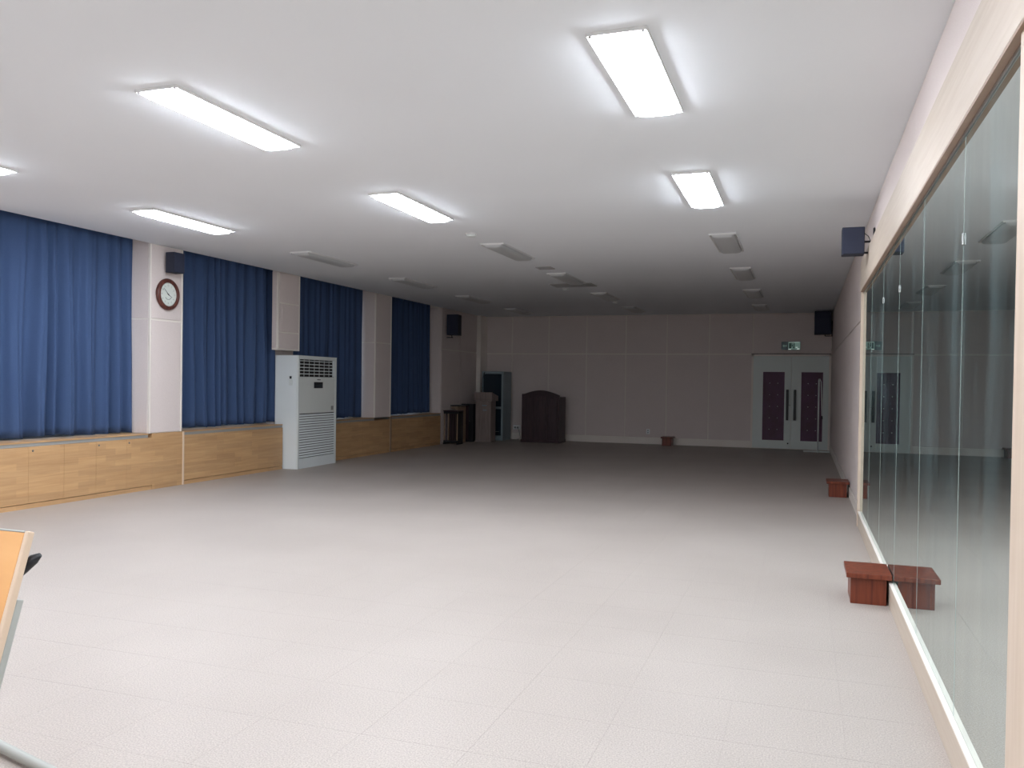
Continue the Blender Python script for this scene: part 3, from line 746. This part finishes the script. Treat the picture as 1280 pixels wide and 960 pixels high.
# arched wooden podium
pd = thing('podium', 'large dark brown wooden podium with an arched top near the far wall', 'podium', (-6.42, 19.35, 0))
Wp, Dp = .945, .55
poly = [(0, 0), (Wp, 0), (Wp, 1.14)]+[(Wp-Wp*k/12, 1.14+.115*math.sin(PI*k/12)) for k in range(1, 12)]+[(0, 1.16)]
MB().prism(poly, 0, .03, 'Y').build('front_panel', 'darkwood', pd)
MB().box((0, .03, 0), (.03, Dp, 1.12), .002).build('side_panel', 'darkwood', pd)
MB().box((Wp-.03, .03, 0), (Wp, Dp, 1.10), .002).build('side_panel', 'darkwood', pd)
MB().box((.03, .06, 1.0), (Wp-.03, Dp, 1.03)).build('desk_board', 'darkwood', pd)
MB().box((.03, .06, .5), (Wp-.03, Dp, .52)).build('shelf', 'darkwood', pd)
MB().box((.05, -.02, .10), (Wp*.30, 0, 1.06), .006).build('relief_panel', 'darkwood', pd)
MB().box((Wp*.36, -.02, .10), (Wp*.66, 0, 1.12), .006).build('relief_panel', 'darkwood', pd)
MB().box((Wp*.72, -.02, .10), (Wp-.05, 0, 1.06), .006).build('relief_panel', 'darkwood', pd)
MB().box((-.012, -.025, 0), (Wp+.012, Dp, .07), .004).build('plinth', 'darkwood', pd)
# desk with pale end panel
dk = thing('side_desk', 'small dark-topped desk with a pale wooden end panel, left of the lectern', 'desk', (-7.575, 18.15, 0))
box('desk_top', (-.19, -.03, .86), (.04, .55, .885), 'black', dk, .003)
box('end_panel', (-.085, 0, 0), (-.015, .5, .86), 'palewood', dk, .003)
box('apron', (-.18, .0, .80), (-.086, .02, .86), 'palewood', dk, .002)
eq = thing('equipment_case', 'dark boxy amplifier case between the small desk and the lectern', 'case', (-7.56, 18.74, 0))
MB().box((0, 0, .04), (.115, .06, .88), .004).build('side_wall', 'black', eq)
MB().box((-.18, 0, .04), (0, .06, .88), .004).build('front_wall', 'darkwood', eq)
box('case_top', (-.185, -.01, .88), (.12, .25, .905), 'black', eq, .003)
box('case_back', (-.18, .06, .04), (.115, .24, .88), 'black', eq)
MB().box((-.18, 0, 0), (.115, .24, .04)).build('base', 'black', eq)
MB().lathe([(.012, 0), (.008, .01)], Matrix.Translation((.03, 0, .5)) @ Matrix.Rotation(PI/2, 4, 'X'), 12).build('latch', 'stud', eq)
# slatted rack next to the fourth curtain
sr = thing('slatted_rack', 'low dark rack with upright slats, beside the farthest curtain', 'rack', (-7.76, 17.72, 0))
for z in (.04, .70): box('rail', (0, 0, z), (.36, .035, z+.05), 'black', sr, .003)
for k in range(7):
    box('slat', (.005+k*.053, .004, .09), (.028+k*.053, .022, .70), 'palewood' if k in (0, 2, 6) else 'darkwood', sr, .002)
for x in (0, .33):
    box('foot', (x, -.02, 0), (x+.03, .30, .04), 'black', sr, .003)
box('back_board', (.0, .28, .04), (.36, .30, .75), 'dark', sr)
box('top_board', (-.005, -.02, .75), (.365, .31, .775), 'darkwood', sr, .003)

# ================================================================ FOLDED TABLE AT THE LEFT
tb = thing('flip_top_table', 'beech-topped folding table with its top tipped up at the left edge', 'table', (-2.9, 2.0, 0))
ang = math.atan2(.095, .303)
def tipped(b_): return b_.xf(Matrix.Translation((.70, -.075, .942)) @ Matrix.Rotation(-ang, 4, 'X'))
# local before tipping: x from -1.4..0, y thickness (0 = face, + = back), z from -.6..0
tipped(MB().box((-1.39, .0, -.59), (-.016, .022, -.006), .001)).build('tabletop', 'tabletop', tb)
tipped(MB().box((-.016, -.001, -.6), (0, .024, 0), .004)).build('edge_band', 'edging', tb)
tipped(MB().box((-1.4, -.001, -.6), (-1.39, .024, 0), .003)).build('edge_band', 'edging', tb)
tipped(MB().box((-1.39, -.001, -.006), (-.016, .024, 0), .002)).build('edge_band', 'greymetal', tb)
tipped(MB().box((-1.39, -.001, -.6), (-.016, .024, -.59), .003)).build('edge_band', 'edging', tb)
tipped(MB().box((-.02, .0245, -.6), (-.002, .050, -.2), .004)).build('side_rail', 'greymetal', tb)
tipped(MB().tube([(-.06, .035, -.15), (-.03, .042, -.11), (-.006, .050, -.078), (.010, .054, -.064)], [.013, .017, .016, .007], 10)).build('release_lever', 'black', tb)
tipped(MB().box((-1.3, .024, -.33), (-.08, .06, -.27), .005)).build('beam', 'greymetal', tb)
for x in (-.62, .20):
    MB().tube([(x, -.05, .66), (x, .02, .62), (x, .10, .45), (x, .20, .07)], .022, 12).build('leg', 'greymetal', tb)
MB().tube([(-.62, .20, .06), (.20, .20, .06)], .016, 12).build('stretcher', 'greymetal', tb)
MB().tube([(-.30, .44, .03), (.07, .345, .028), (.436, .25, .028), (.70, .182, .028)], .019, 14).build('foot', 'greymetal', tb)
MB().tube([(-.62, .45, .045), (-.62, -.35, .045)], .024, 14).build('foot', 'greymetal', tb)
for (x, y) in ((.72, .177), (-.62, .45), (-.62, -.35), (-.30, .46)):
    MB().tube([(x-.012, y, .024), (x+.012, y, .024)], .024, 16).build('caster', 'black', tb)
